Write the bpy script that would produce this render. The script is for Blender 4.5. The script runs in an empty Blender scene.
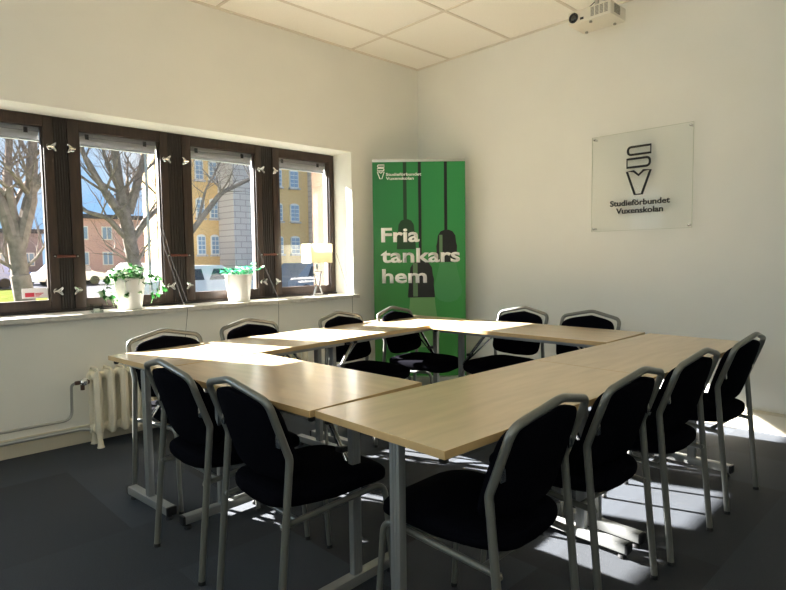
import bpy, bmesh, math, random
from mathutils import Vector, Matrix, Quaternion
R = math.radians
sc = bpy.context.scene
col = sc.collection

# ------------------------------------------------------------------ camera, sky, sun, exposure
cam = bpy.data.cameras.new('camera'); camo = bpy.data.objects.new('camera', cam); col.objects.link(camo)
cam.sensor_width = 36; cam.lens = 580.11 / 786 * 36; cam.clip_start = .05; cam.clip_end = 400
cr, cu, cf = (0.69581505, 0.71809052, -0.01369023), (-0.03766926, 0.05552256, 0.9977466), (-0.71723249, 0.6937314, -0.06568337)
camo.matrix_world = Matrix(((cr[0], cu[0], -cf[0], 0), (cr[1], cu[1], -cf[1], 0), (cr[2], cu[2], -cf[2], 1.22), (0, 0, 0, 1)))
sc.camera = camo
sc.view_settings.view_transform = 'Standard'; sc.view_settings.look = 'None'
sc.view_settings.gamma = 1; sc.view_settings.use_curve_mapping = False
sc.view_settings.exposure = .95
sc.render.engine = 'CYCLES'
sc.cycles.max_bounces = 12; sc.cycles.diffuse_bounces = 7; sc.cycles.sample_clamp_indirect = 4.0; sc.cycles.transparent_max_bounces = 16
sc.cycles.use_denoising = True

SKY = .72; SUN = 49.0; SUN_AZ = 20.5; SUN_EL = 27.5
w = bpy.data.worlds.new('sky'); sc.world = w; w.use_nodes = True
nt = w.node_tree; nt.nodes.clear()
wo = nt.nodes.new('ShaderNodeOutputWorld'); bg = nt.nodes.new('ShaderNodeBackground')
tc = nt.nodes.new('ShaderNodeTexCoord'); nz = nt.nodes.new('ShaderNodeTexNoise'); rp = nt.nodes.new('ShaderNodeValToRGB')
nz.inputs['Scale'].default_value = 4.0; nz.inputs['Detail'].default_value = 5
rp.color_ramp.elements[0].position = .44; rp.color_ramp.elements[0].color = (.28, .50, .80, 1)
rp.color_ramp.elements[1].position = .62; rp.color_ramp.elements[1].color = (.66, .75, .84, 1)
nt.links.new(tc.outputs['Generated'], nz.inputs['Vector']); nt.links.new(nz.outputs['Fac'], rp.inputs['Fac'])
nt.links.new(rp.outputs['Color'], bg.inputs['Color']); bg.inputs['Strength'].default_value = SKY
nt.links.new(bg.outputs[0], wo.inputs['Surface'])

sl = bpy.data.lights.new('sun', 'SUN'); sl.energy = SUN; sl.angle = R(.6); sl.color = (1, .97, .93)
so = bpy.data.objects.new('sun', sl); col.objects.link(so); so.location = (-10, -4, 8)
sd = Vector((math.cos(R(SUN_AZ)) * math.cos(R(SUN_EL)), math.sin(R(SUN_AZ)) * math.cos(R(SUN_EL)), -math.sin(R(SUN_EL))))
so.rotation_mode = 'QUATERNION'; so.rotation_quaternion = sd.to_track_quat('-Z', 'Y')
# sampling portal in the window opening (adds no light of its own)
pl = bpy.data.lights.new('window_portal', 'AREA'); pl.shape = 'RECTANGLE'; pl.size = 3.2; pl.size_y = 1.32; pl.cycles.is_portal = True
po = bpy.data.objects.new('window_portal', pl); col.objects.link(po); po.location = (-4.84, 2.0, 1.53)
po.rotation_mode = 'QUATERNION'; po.rotation_quaternion = Vector((1, 0, 0)).to_track_quat('-Z', 'Z')
# unseen fill lights, added out of view to brighten the room
def area(name, loc, d, sx, sy, e, c):
    al = bpy.data.lights.new(name, 'AREA'); al.shape = 'RECTANGLE'; al.size = sx; al.size_y = sy; al.energy = e; al.color = c
    ao = bpy.data.objects.new(name, al); col.objects.link(ao); ao.location = loc
    ao.rotation_mode = 'QUATERNION'; ao.rotation_quaternion = Vector(d).to_track_quat('-Z', 'Y')
E_CEIL = .1; E_BACK = 20; E_LEFT = 17; E_UP = 9
area('ceiling_fill', (.6, -.6, 3.10), (0, 0.001, -1), 1.2, .6, E_CEIL, (1, .96, .9))  # added weak fill from above, not a known lamp
area('rear_fill', (0, -2.1, 1.9), (0, 1, .35), 2.4, 1.0, E_BACK, (.78, .90, 1))  # added cool fill from behind, not a known window
area('left_rear_fill', (-4.15, -1.2, 1.55), (1, 0, 0), 1.3, 1.6, E_LEFT, (.66, .84, 1))  # added cool fill from the left, with no window built there
area('upward_fill', (1.2, -1.0, 1.9), (0, 0.001, 1), .5, .5, E_UP, (1, .9, .75))  # added warm fill thrown at the ceiling, no fixture behind it

# ------------------------------------------------------------------ materials
def lin(c):
    return tuple(((v / 255) / 12.92 if v / 255 <= .04045 else (((v / 255) + .055) / 1.055) ** 2.4) for v in c) + (1,)
def mat(name, rgb, rough=.6, metal=0, noise=0, nscale=20, bump=0, bscale=60, spec=.5, coat=0, stretch=None):
    m = bpy.data.materials.new(name); m.use_nodes = True; n = m.node_tree; b = n.nodes['Principled BSDF']
    b.inputs['Roughness'].default_value = rough; b.inputs['Metallic'].default_value = metal
    b.inputs['Specular IOR Level'].default_value = spec; b.inputs['Coat Weight'].default_value = coat
    c = lin(rgb); b.inputs['Base Color'].default_value = c
    if noise or bump:
        t = n.nodes.new('ShaderNodeTexCoord'); mp = n.nodes.new('ShaderNodeMapping')
        if stretch: mp.inputs['Scale'].default_value = stretch
        n.links.new(t.outputs['Object'], mp.inputs['Vector'])
    if noise:
        z = n.nodes.new('ShaderNodeTexNoise'); z.inputs['Scale'].default_value = nscale; z.inputs['Detail'].default_value = 6
        r = n.nodes.new('ShaderNodeValToRGB'); r.color_ramp.elements[0].position = .3; r.color_ramp.elements[1].position = .7
        r.color_ramp.elements[0].color = tuple(v * (1 - noise) for v in c[:3]) + (1,)
        r.color_ramp.elements[1].color = tuple(min(1, v * (1 + noise)) for v in c[:3]) + (1,)
        n.links.new(mp.outputs[0], z.inputs['Vector']); n.links.new(z.outputs['Fac'], r.inputs['Fac']); n.links.new(r.outputs['Color'], b.inputs['Base Color'])
    if bump:
        z2 = n.nodes.new('ShaderNodeTexNoise'); z2.inputs['Scale'].default_value = bscale; z2.inputs['Detail'].default_value = 4
        bp = n.nodes.new('ShaderNodeBump'); bp.inputs['Strength'].default_value = bump; bp.inputs['Distance'].default_value = .005
        n.links.new(mp.outputs[0], z2.inputs['Vector']); n.links.new(z2.outputs['Fac'], bp.inputs['Height']); n.links.new(bp.outputs[0], b.inputs['Normal'])
    return m
def thin_glass(name, tint=(1, 1, 1, 1), gloss=.08, rough=0.0):
    m = bpy.data.materials.new(name); m.use_nodes = True; n = m.node_tree; n.nodes.clear()
    o = n.nodes.new('ShaderNodeOutputMaterial'); mx = n.nodes.new('ShaderNodeMixShader'); t = n.nodes.new('ShaderNodeBsdfTransparent'); g = n.nodes.new('ShaderNodeBsdfGlossy')
    t.inputs['Color'].default_value = tint; g.inputs['Roughness'].default_value = rough
    fr = n.nodes.new('ShaderNodeFresnel'); fr.inputs['IOR'].default_value = 1.45
    mt = n.nodes.new('ShaderNodeMath'); mt.operation = 'MULTIPLY'; mt.inputs[1].default_value = gloss * 12
    n.links.new(fr.outputs[0], mt.inputs[0]); n.links.new(mt.outputs[0], mx.inputs[0])
    n.links.new(t.outputs[0], mx.inputs[1]); n.links.new(g.outputs[0], mx.inputs[2]); n.links.new(mx.outputs[0], o.inputs['Surface'])
    return m
def translucent(name, rgb, amount=.5):
    m = bpy.data.materials.new(name); m.use_nodes = True; n = m.node_tree; b = n.nodes['Principled BSDF']; c = lin(rgb)
    b.inputs['Base Color'].default_value = c; b.inputs['Roughness'].default_value = .9
    o = n.nodes['Material Output']; t = n.nodes.new('ShaderNodeBsdfTranslucent'); t.inputs['Color'].default_value = c
    mx = n.nodes.new('ShaderNodeMixShader'); mx.inputs[0].default_value = amount
    n.links.new(b.outputs[0], mx.inputs[1]); n.links.new(t.outputs[0], mx.inputs[2]); n.links.new(mx.outputs[0], o.inputs['Surface'])
    return m
def carpet():
    m = mat('carpet', (62, 64, 67), .85, spec=.3); n = m.node_tree; b = n.nodes['Principled BSDF']
    t = n.nodes.new('ShaderNodeTexCoord'); mp = n.nodes.new('ShaderNodeMapping'); mp.vector_type = 'POINT'
    mp.inputs['Location'].default_value = (3.69 * 2 + 20, -.92 * 2 + 20, 0); mp.inputs['Scale'].default_value = (2, 2, 0)
    n.links.new(t.outputs['Object'], mp.inputs['Vector'])
    fl = n.nodes.new('ShaderNodeVectorMath'); fl.operation = 'FLOOR'; n.links.new(mp.outputs[0], fl.inputs[0])
    wn = n.nodes.new('ShaderNodeTexWhiteNoise'); wn.noise_dimensions = '3D'; n.links.new(fl.outputs[0], wn.inputs['Vector'])
    r = n.nodes.new('ShaderNodeValToRGB'); r.color_ramp.elements[0].color = lin((42, 45, 49)); r.color_ramp.elements[1].color = lin((57, 62, 69))
    n.links.new(wn.outputs['Value'], r.inputs['Fac'])
    z = n.nodes.new('ShaderNodeTexNoise'); z.inputs['Scale'].default_value = 260; z.inputs['Detail'].default_value = 3
    n.links.new(t.outputs['Object'], z.inputs['Vector'])
    r2 = n.nodes.new('ShaderNodeValToRGB'); r2.color_ramp.elements[0].position = .3; r2.color_ramp.elements[1].position = .7
    r2.color_ramp.elements[0].color = (.6, .6, .6, 1); r2.color_ramp.elements[1].color = (1.35, 1.35, 1.35, 1)
    n.links.new(z.outputs['Fac'], r2.inputs['Fac'])
    mx = n.nodes.new('ShaderNodeMix'); mx.data_type = 'RGBA'; mx.blend_type = 'MULTIPLY'; mx.inputs['Factor'].default_value = 1
    n.links.new(r.outputs['Color'], mx.inputs['A']); n.links.new(r2.outputs['Color'], mx.inputs['B'])
    n.links.new(mx.outputs['Result'], b.inputs['Base Color'])
    bp = n.nodes.new('ShaderNodeBump'); bp.inputs['Strength'].default_value = .5; bp.inputs['Distance'].default_value = .004
    n.links.new(z.outputs['Fac'], bp.inputs['Height']); n.links.new(bp.outputs[0], b.inputs['Normal'])
    return m
def brick(name, c1, c2, mortar, scale, rough=.9, axes='yz'):
    m = mat(name, c1, rough, spec=.05); n = m.node_tree; b = n.nodes['Principled BSDF']
    t = n.nodes.new('ShaderNodeTexCoord'); s = n.nodes.new('ShaderNodeSeparateXYZ'); cb = n.nodes.new('ShaderNodeCombineXYZ')
    n.links.new(t.outputs['Object'], s.inputs[0])
    n.links.new(s.outputs['Y' if axes[0] == 'y' else 'X'], cb.inputs[0]); n.links.new(s.outputs['Z'], cb.inputs[1])
    k = n.nodes.new('ShaderNodeTexBrick'); k.inputs['Scale'].default_value = scale
    k.inputs['Color1'].default_value = lin(c1); k.inputs['Color2'].default_value = lin(c2); k.inputs['Mortar'].default_value = lin(mortar)
    n.links.new(cb.outputs[0], k.inputs['Vector']); n.links.new(k.outputs['Color'], b.inputs['Base Color'])
    return m
M = dict(
    wall=mat('wall_paint', (231, 230, 221), .85, noise=.02, nscale=2, bump=.08, bscale=150),
    ceil=mat('ceiling_tile', (250, 246, 236), .95, noise=.03, nscale=90),
    grid=mat('ceiling_grid', (226, 217, 202), .6),
    base=mat('baseboard_paint', (206, 198, 176), .7),
    carpet=carpet(),
    sill=mat('sill_stone', (205, 200, 190), .35, noise=.12, nscale=30),
    dark=mat('dark_stained_wood', (50, 36, 28), .5, noise=.35, nscale=12, stretch=(6, 6, .6)),
    slot=mat('mullion_wood', (36, 28, 24), .55, noise=.3, nscale=12, stretch=(8, 8, .6)),
    white=mat('white_paint', (235, 235, 232), .5),
    glass=thin_glass('window_glass', gloss=.06),
    chrome=mat('chrome', (210, 210, 210), .18, 1),
    blindg=mat('blind_grey', (150, 152, 155), .5), blindw=translucent('blind_slats', (225, 225, 225), .4),
    veneer=mat('maple_veneer', (210, 186, 150), .38, noise=.09, nscale=3.0, stretch=(1.2, 9, 1), spec=.6, coat=.7),
    veneer2=mat('maple_veneer_cross', (184, 164, 126), .2, noise=.09, nscale=3.0, stretch=(9, 1.2, 1), spec=.6),
    edge=mat('maple_edge', (190, 160, 112), .4, noise=.06, nscale=20),
    steel=mat('silver_lacquer', (150, 152, 150), .38, .55),
    tube=mat('grey_tube_lacquer', (116, 117, 111), .32, .45),
    black=mat('black_plastic', (18, 18, 19), .45),
    fabric=mat('black_fabric', (9, 9, 14), .97, noise=.3, nscale=200, bump=.3, bscale=300, spec=.02),
    rad=mat('radiator_enamel', (226, 218, 196), .45, bump=.5, bscale=60),
    pipe=mat('pipe_paint', (165, 165, 158), .35, .4),
    valve=mat('brown_valve', (95, 72, 62), .3, .5),
    pot=mat('white_ceramic', (238, 236, 228), .35),
    soil=mat('soil', (50, 36, 26), .95, noise=.4, nscale=60),
    ivy=translucent('ivy_leaf', (44, 98, 44), .4), ivy2=translucent('ivy_light_leaf', (160, 190, 150), .4), mint=translucent('mint_leaf', (60, 160, 110), .4), pale=translucent('pale_leaf', (205, 225, 205), .4),
    shade=translucent('lamp_shade_fabric', (250, 246, 228), .35),
    votive=thin_glass('votive_glass', (.95, .98, .97, 1), .06),
    acrylic=thin_glass('acrylic_sheet', (.985, .99, .985, 1), .02, .03),
    acedge=mat('acrylic_edge', (205, 208, 190), .2),
    ink=mat('sign_black', (20, 22, 24), .5),
    bgreen=mat('banner_green', (44, 142, 78), .6, noise=.01), bdark=mat('banner_dark_green', (22, 62, 34), .6), bblack=mat('banner_black', (16, 22, 18), .55),
    bbulb=mat('banner_pale_green', (112, 160, 98), .6), bbulb2=mat('banner_bulb_green', (72, 150, 88), .6), btext=mat('banner_white', (250, 249, 244), .6), bgrey=mat('banner_highlight', (96, 128, 90), .5),
    alu=mat('aluminium', (200, 198, 190), .35, .8),
    proj=mat('projector_white', (228, 222, 206), .45), projg=mat('projector_grey', (150, 146, 134), .6),
    cord=mat('cord_grey', (62, 58, 54), .7),
    leather=mat('leather_strap', (96, 48, 34), .6),
    bark=mat('bark', (122, 113, 106), 1.0, spec=0, noise=.35, nscale=5, bump=1, bscale=20),
    twig=mat('twig', (104, 96, 94), 1.0, spec=0),
    grass=mat('lawn_grass', (70, 76, 38), 1.0, spec=0, noise=.25, nscale=2),
    road=mat('asphalt', (74, 74, 78), 1.0, spec=0, noise=.1, nscale=3),
    ybrick=brick('yellow_brick', (226, 190, 132), (216, 178, 120), (205, 180, 145), 6),
    ybrickx=brick('yellow_brick_cross', (222, 178, 112), (208, 160, 98), (190, 160, 120), 6, axes='xz'),
    pbrick=brick('pink_brick', (205, 165, 155), (198, 156, 146), (205, 185, 178), 3),
    stone=brick('pale_stone', (200, 192, 188), (192, 184, 180), (165, 156, 152), 1.1), 
    greyst=brick('grey_stone', (150, 138, 140), (142, 130, 134), (120, 110, 115), 1.6),
    wpane=mat('far_window_pane', (140, 160, 180), .15, spec=.8),
    wframe=mat('far_window_frame', (225, 222, 215), .6),
    carw=mat('car_paint_white', (225, 228, 232), .3, coat=.5), carb=mat('car_paint_blue', (52, 78, 140), .3, coat=.5), cars=mat('car_paint_silver', (150, 158, 170), .3, .3, coat=.5),
    tyre=mat('tyre', (28, 28, 30), .8), dglass=mat('car_glass', (48, 58, 70), .1),
    sticker=mat('sticker_white', (235, 232, 235), .5), red=mat('sticker_red', (205, 60, 80), .5), lens=mat('projector_lens', (8, 8, 12), .08, spec=.9),
)

n = M['bgreen'].node_tree     # printed artwork: dark green at the left fading to mid green, yellower low down
tc_ = n.nodes.new('ShaderNodeTexCoord'); sp_ = n.nodes.new('ShaderNodeSeparateXYZ'); r1_ = n.nodes.new('ShaderNodeValToRGB'); r2_ = n.nodes.new('ShaderNodeValToRGB'); mx_ = n.nodes.new('ShaderNodeMix')
n.links.new(tc_.outputs['Generated'], sp_.inputs[0]); n.links.new(sp_.outputs['X'], r1_.inputs['Fac']); n.links.new(sp_.outputs['Z'], r2_.inputs['Fac'])
for r_, cs_ in ((r1_, ((0, (20, 84, 50)), (.35, (34, 122, 66)), (1, (48, 148, 80)))), (r2_, ((.2, (84, 156, 52)), (.75, (40, 140, 74))))):
    while len(r_.color_ramp.elements) < len(cs_): r_.color_ramp.elements.new(.5)
    for e_, (p_, c_) in zip(r_.color_ramp.elements, cs_): e_.position = p_; e_.color = lin(c_)
mx_.data_type = 'RGBA'; mx_.inputs['Factor'].default_value = .45
n.links.new(r1_.outputs['Color'], mx_.inputs['A']); n.links.new(r2_.outputs['Color'], mx_.inputs['B']); n.links.new(mx_.outputs['Result'], n.nodes['Principled BSDF'].inputs['Base Color'])

M['veneer'].node_tree.nodes['Principled BSDF'].inputs['Coat Roughness'].default_value = .2

# ------------------------------------------------------------------ mesh helpers
def box(bm, x0, x1, y0, y1, z0, z1, mx=None, bev=0):
    vs = bmesh.ops.create_cube(bm, size=1)['verts']
    for v in vs: v.co = Vector(((x0 + x1) / 2 + v.co.x * (x1 - x0), (y0 + y1) / 2 + v.co.y * (y1 - y0), (z0 + z1) / 2 + v.co.z * (z1 - z0)))
    if bev:
        es = list({e for v in vs for e in v.link_edges})
        r = bmesh.ops.bevel(bm, geom=es, offset=bev, segments=2, affect='EDGES', profile=.6)
        vs = list({v for f in r['faces'] for v in f.verts} | {v for v in vs if v.is_valid})
    if mx is not None:
        for v in vs: v.co = mx @ v.co
def fillet(pts, rad, n=6, closed=False):
    pts = [Vector(p) for p in pts]; out = []; L = len(pts)
    rs = rad if isinstance(rad, (list, tuple)) else [rad] * L
    for i, p in enumerate(pts):
        if (not closed and i in (0, L - 1)) or rs[i] == 0: out.append(p); continue
        a = pts[i - 1]; b = pts[(i + 1) % L]; da = (a - p); db = (b - p)
        ang = da.angle(db); d = min(rs[i] / max(math.tan(ang / 2), 1e-4), da.length * .48, db.length * .48)
        s = p + da.normalized() * d; e = p + db.normalized() * d
        for k in range(n + 1):
            t = k / n; out.append(s * (1 - t) ** 2 + p * 2 * t * (1 - t) + e * t * t)
    return out
def tube(bm, pts, r, n=8, closed=False, sx=1, caps=True):
    pts = [Vector(p) for p in pts]; L = len(pts); rings = []
    rr = r if isinstance(r, (list, tuple)) else [r] * L
    up = None
    for i in range(L):
        if closed: t = pts[(i + 1) % L] - pts[i - 1]
        else: t = pts[min(i + 1, L - 1)] - pts[max(i - 1, 0)]
        if t.length < 1e-9: t = Vector((0, 0, 1))
        t.normalize()
        if up is None:
            up = Vector((0, 0, 1)) if abs(t.z) < .9 else Vector((0, 1, 0))
        up = (up - t * up.dot(t))
        if up.length < 1e-6: up = t.orthogonal()
        up.normalize(); s = t.cross(up)
        rings.append([bm.verts.new(pts[i] + (up * math.cos(2 * math.pi * k / n) * sx + s * math.sin(2 * math.pi * k / n)) * rr[i]) for k in range(n)])
    m = L if closed else L - 1
    for i in range(m):
        A = rings[i]; B = rings[(i + 1) % L]
        for k in range(n): bm.faces.new((A[k], A[(k + 1) % n], B[(k + 1) % n], B[k]))
    if not closed and caps: bm.faces.new(rings[0][::-1]); bm.faces.new(rings[-1])
def lathe(bm, prof, c=(0, 0, 0), n=24, mx=None):
    rings = []
    for r, z in prof:
        rings.append([bm.verts.new((c[0] + r * math.cos(2 * math.pi * k / n), c[1] + r * math.sin(2 * math.pi * k / n), c[2] + z)) for k in range(n)])
    for A, B in zip(rings, rings[1:]):
        for k in range(n): bm.faces.new((A[k], A[(k + 1) % n], B[(k + 1) % n], B[k]))
    bm.faces.new(rings[0][::-1]); bm.faces.new(rings[-1])
    if mx is not None:
        for rg in rings:
            for v in rg: v.co = mx @ v.co
def prism(bm, poly, h, mx=None):
    """polygon in xy extruded 0..h along z"""
    a = [bm.verts.new((p[0], p[1], 0)) for p in poly]; b = [bm.verts.new((p[0], p[1], h)) for p in poly]
    n = len(poly); bm.faces.new(a[::-1]); bm.faces.new(b)
    for i in range(n): bm.faces.new((a[i], a[(i + 1) % n], b[(i + 1) % n], b[i]))
    if mx is not None:
        for v in a + b: v.co = mx @ v.co
def superell(bm, hx, hy, hz, e1=.35, e2=.35, nu=32, nv=16, fn=None):
    sg = lambda v, e: math.copysign(abs(v) ** e, v)
    grid = []
    for j in range(nv + 1):
        ph = -math.pi / 2 + math.pi * j / nv
        if j in (0, nv): grid.append([bm.verts.new((0, 0, sg(math.sin(ph), e1) * hz))]); continue
        grid.append([bm.verts.new((sg(math.cos(ph), e1) * sg(math.cos(2 * math.pi * i / nu), e2) * hx, sg(math.cos(ph), e1) * sg(math.sin(2 * math.pi * i / nu), e2) * hy, sg(math.sin(ph), e1) * hz)) for i in range(nu)])
    for j in range(nv):
        A, B = grid[j], grid[j + 1]
        for i in range(nu):
            k = (i + 1) % nu
            if len(A) == 1: bm.faces.new((A[0], B[k], B[i]))
            elif len(B) == 1: bm.faces.new((A[i], A[k], B[0]))
            else: bm.faces.new((A[i], A[k], B[k], B[i]))
    if fn:
        for g in grid:
            for v in g: v.co = Vector(fn(*v.co))
def obj(name, bm, m, parent=None, smooth=True, angle=40, label=None):
    if isinstance(bm, bmesh.types.BMesh):
        bmesh.ops.recalc_face_normals(bm, faces=bm.faces)
        me = bpy.data.meshes.new(name); bm.to_mesh(me); bm.free()
        if smooth:
            me.polygons.foreach_set('use_smooth', [True] * len(me.polygons)); me.set_sharp_from_angle(angle=R(angle))
    else: me = bm
    for mm in (m if isinstance(m, (list, tuple)) else [m]): me.materials.append(mm)
    o = bpy.data.objects.new(name, me); col.objects.link(o)
    if parent: o.parent = parent
    if label: o['label'] = label
    return o
def N(): return bmesh.new()
def thing(name, label, cat, loc=(0, 0, 0), rz=0, group=None):
    o = bpy.data.objects.new(name, None); col.objects.link(o); o.location = loc; o.rotation_euler = (0, 0, rz)
    o.empty_display_size = .1
    o['label'] = label; o['category'] = cat
    if group: o['group'] = group
    return o
def tag(o, label, cat, group=None, kind=None):
    o['label'] = label; o['category'] = cat
    if group: o['group'] = group
    if kind: o['kind'] = kind
    return o
def struct(name, bm, m, parent=None, **k):
    o = obj(name, bm, m, parent, **k)
    if not parent: o['kind'] = 'structure'
    return o
def dup(root, loc, rz, label, group=None):
    r = root.copy(); col.objects.link(r); r.location = loc; r.rotation_euler = (0, 0, rz); r['label'] = label
    if group: r['group'] = group
    for ch in list(root.children):
        c = ch.copy(); col.objects.link(c); c.parent = r
        for g in list(ch.children):
            d = g.copy(); col.objects.link(d); d.parent = c
    return r
def text_bm(bm, s, width, height, mx, bold=.02, extrude=.0008):
    """letters fitted to width x cap height, origin at left baseline"""
    cu_ = bpy.data.curves.new('t', 'FONT'); cu_.body = s; cu_.size = 1; cu_.offset = bold; cu_.resolution_u = 3
    to = bpy.data.objects.new('t', cu_); col.objects.link(to)
    dg = bpy.context.evaluated_depsgraph_get(); me = bpy.data.meshes.new_from_object(to.evaluated_get(dg))
    bpy.data.objects.remove(to); bpy.data.curves.remove(cu_)
    xs = [v.co.x for v in me.vertices]; x0, x1 = min(xs), max(xs)
    cap = .73
    kx = width / (x1 - x0); ky = height / cap
    t = bmesh.new(); t.from_mesh(me); bpy.data.meshes.remove(me)
    g = bmesh.ops.extrude_face_region(t, geom=list(t.faces))
    for v in t.verts: v.co = Vector(((v.co.x - x0) * kx, v.co.y * ky, 0))
    for e in g['geom']:
        if isinstance(e, bmesh.types.BMVert): e.co.z = extrude
    for v in t.verts: v.co = mx @ v.co
    tm = bpy.data.meshes.new('t'); t.to_mesh(tm); t.free(); bm.from_mesh(tm); bpy.data.meshes.remove(tm)

# ------------------------------------------------------------------ the room
WX, WY, CZ = -4.22, 4.48, 3.145      # window wall, sign wall, ceiling
OX = -4.80                            # outer face of the window wall
BX, BY = 2.2, -2.2
OY0, OY1, OZ0, OZ1 = .42, 3.56, .865, 2.205
b = N(); box(b, OX - .0, BX + .15, BY - .15, WY + .15, -.15, 0); struct('floor', b, M['carpet'], smooth=False)
b = N(); box(b, OX, BX + .15, BY - .15, WY + .15, CZ, CZ + .12); struct('ceiling', b, M['ceil'], smooth=False)
b = N()
box(b, OX, WX, BY - .15, OY0, 0, CZ); box(b, OX, WX, OY1, WY + .15, 0, CZ); box(b, OX, WX, OY0, OY1, 0, OZ0); box(b, OX, WX, OY0, OY1, OZ1, CZ)
struct('wall_left', b, M['wall'], smooth=False)
b = N(); box(b, WX, BX + .15, WY, WY + .15, 0, CZ); struct('wall_right', b, M['wall'], smooth=False)
b = N(); box(b, BX, BX + .15, BY, WY, 0, CZ); struct('wall_side', b, M['wall'], smooth=False)
b = N(); box(b, WX, BX + .15, BY - .15, BY, 0, CZ); struct('wall_back', b, M['wall'], smooth=False)
# suspended ceiling grid
b = N(); zc = CZ - .006
k = -3.775
while k < BX: box(b, k - .012, k + .012, BY, WY, zc, CZ + .001); k += .702
k = 3.58
while k > BY: box(b, WX, BX, k - .012, k + .012, zc, CZ + .001); k -= 1.35
box(b, WX, WX + .025, BY, WY, zc - .004, CZ + .001); box(b, WX, BX, WY - .025, WY, zc - .004, CZ + .001)
struct('trim_1', b, M['grid'], smooth=False)
b = N(); box(b, WX, WX + .018, BY, WY, 0, .118, bev=.004); struct('baseboard_left', b, M['base'])
b = N(); box(b, WX + .02, BX, WY - .018, WY, 0, .145, bev=.004); box(b, WX + .02, BX, WY - .024, WY - .016, .118, .132, bev=.002); struct('baseboard_right', b, M['base'])
b = N(); box(b, WX - .26, WX + .035, OY0 + .001, OY1 + .05, OZ0 - .03, OZ0 + .004, bev=.004); struct('trim_2', b, M['sill'])

# windows: one sash each with white outer casing
SZ0, SZ1 = .885, 2.20
FX = -4.48
sashes = [(.46, 1.135), (1.225, 1.925), (2.04, 2.755), (2.865, 3.555)]
for i, (y0, y1) in enumerate(sashes):
    wdw = bpy.data.objects.new('window_%d' % (i + 1), None); col.objects.link(wdw); wdw['kind'] = 'structure'
    b = N(); L, Rr = .072, .06
    box(b, FX - .05, FX, y0, y0 + L, SZ0, SZ1, bev=.004); box(b, FX - .05, FX, y1 - Rr, y1, SZ0, SZ1, bev=.004)
    box(b, FX - .05, FX - .001, y0 + L, y1 - Rr, SZ1 - .072, SZ1 - .001, bev=.004); box(b, FX - .05, FX - .001, y0 + L, y1 - Rr, SZ0 + .001, SZ0 + .072, bev=.004)
    for (a0, a1, c0, c1) in ((y0 + L - .002, y0 + L + .01, SZ0 + .07, SZ1 - .07), (y1 - Rr - .01, y1 - Rr + .002, SZ0 + .07, SZ1 - .07)):
        box(b, FX - .05, FX - .022, a0, a1, c0, c1)
    obj('sash_frame', b, M['dark'], wdw)
    b = N(); box(b, FX - .048, FX - .044, y0 + L - .005, y1 - Rr + .005, SZ0 + .066, SZ1 - .066); obj('pane', b, M['glass'], wdw, smooth=False)
    b = N()
    for a0, a1 in ((y0 + .045, y0 + .068), (y1 - .056, y1 - .022)): box(b, FX - .095, FX - .052, a0, a1, SZ0 + .02, SZ1 - .03)
    box(b, FX - .095, FX - .052, y0 + .068, y1 - .058, SZ1 - .05, SZ1 - .03); box(b, FX - .095, FX - .052, y0 + .068, y1 - .058, SZ0 + .02, SZ0 + .055)
    obj('outer_casing', b, M['white'], wdw, smooth=False)
    # blind drawn up behind the pane
    b = N(); box(b, FX - .090, FX - .056, y0 + .075, y1 - .065, 2.10, 2.135, bev=.003); hr = obj('blind_head_rail', b, M['blindg'], wdw)
    b = N()
    for q in (.2, .78):
        yy = y0 + (y1 - y0) * q; box(b, FX - .056, FX - .0505, yy - .012, yy + .012, 2.085, 2.12)
    obj('rail_clip', b, M['black'], hr)
    b = N()
    for q in range(11): box(b, FX - .088, FX - .058, y0 + .08, y1 - .07, 2.050 + q * .0045, 2.052 + q * .0045)
    obj('blind_slats', b, M['blindw'], wdw, smooth=False)
    b = N(); box(b, FX - .088, FX - .056, y0 + .08, y1 - .07, 2.036, 2.046); obj('blind_bottom_rail', b, M['blindg'], wdw)
# frame around and between the sashes
b = N()
edges = [OY0] + [v for s in sashes for v in s] + [OY1 - .0]
box(b, FX - .14, FX - .005, OY0, sashes[0][0] - .002, OZ0 + .004, OZ1 - .001)
for i in range(3):
    y0, y1 = sashes[i][1] + .003, sashes[i + 1][0] - .003
    box(b, FX - .14, FX - .012, y0, y1, OZ0 + .004, OZ1 - .001)
    n = 5
    for q in range(n):
        a = y0 + (y1 - y0) * q / n; box(b, FX - .013, FX - .006, a + .004, a + (y1 - y0) / n - .003, OZ0 + .02, OZ1 - .01, bev=.002)
box(b, OX + .02, FX - .004, OY0, OY1 - .001, SZ1, OZ1 - .001)
box(b, OX + .02, FX + .012, OY0, OY1 - .001, OZ0 + .004, SZ0 - .002, bev=.003)
struct('trim_3', b, M['slot'])
b = N(); box(b, OX, FX - .10, OY1 - .035, OY1 + .001, OZ0 + .004, OZ1 - .001)
for k in range(3): box(b, OX - .002, FX - .101, OY1 - .037, OY1, OZ0 + .30 + k * .38, OZ0 + .306 + k * .38)
struct('trim_4', b, mat('outer_reveal_stone', (96, 78, 66), 1.0, spec=0, noise=.1, nscale=8), smooth=False)
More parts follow.
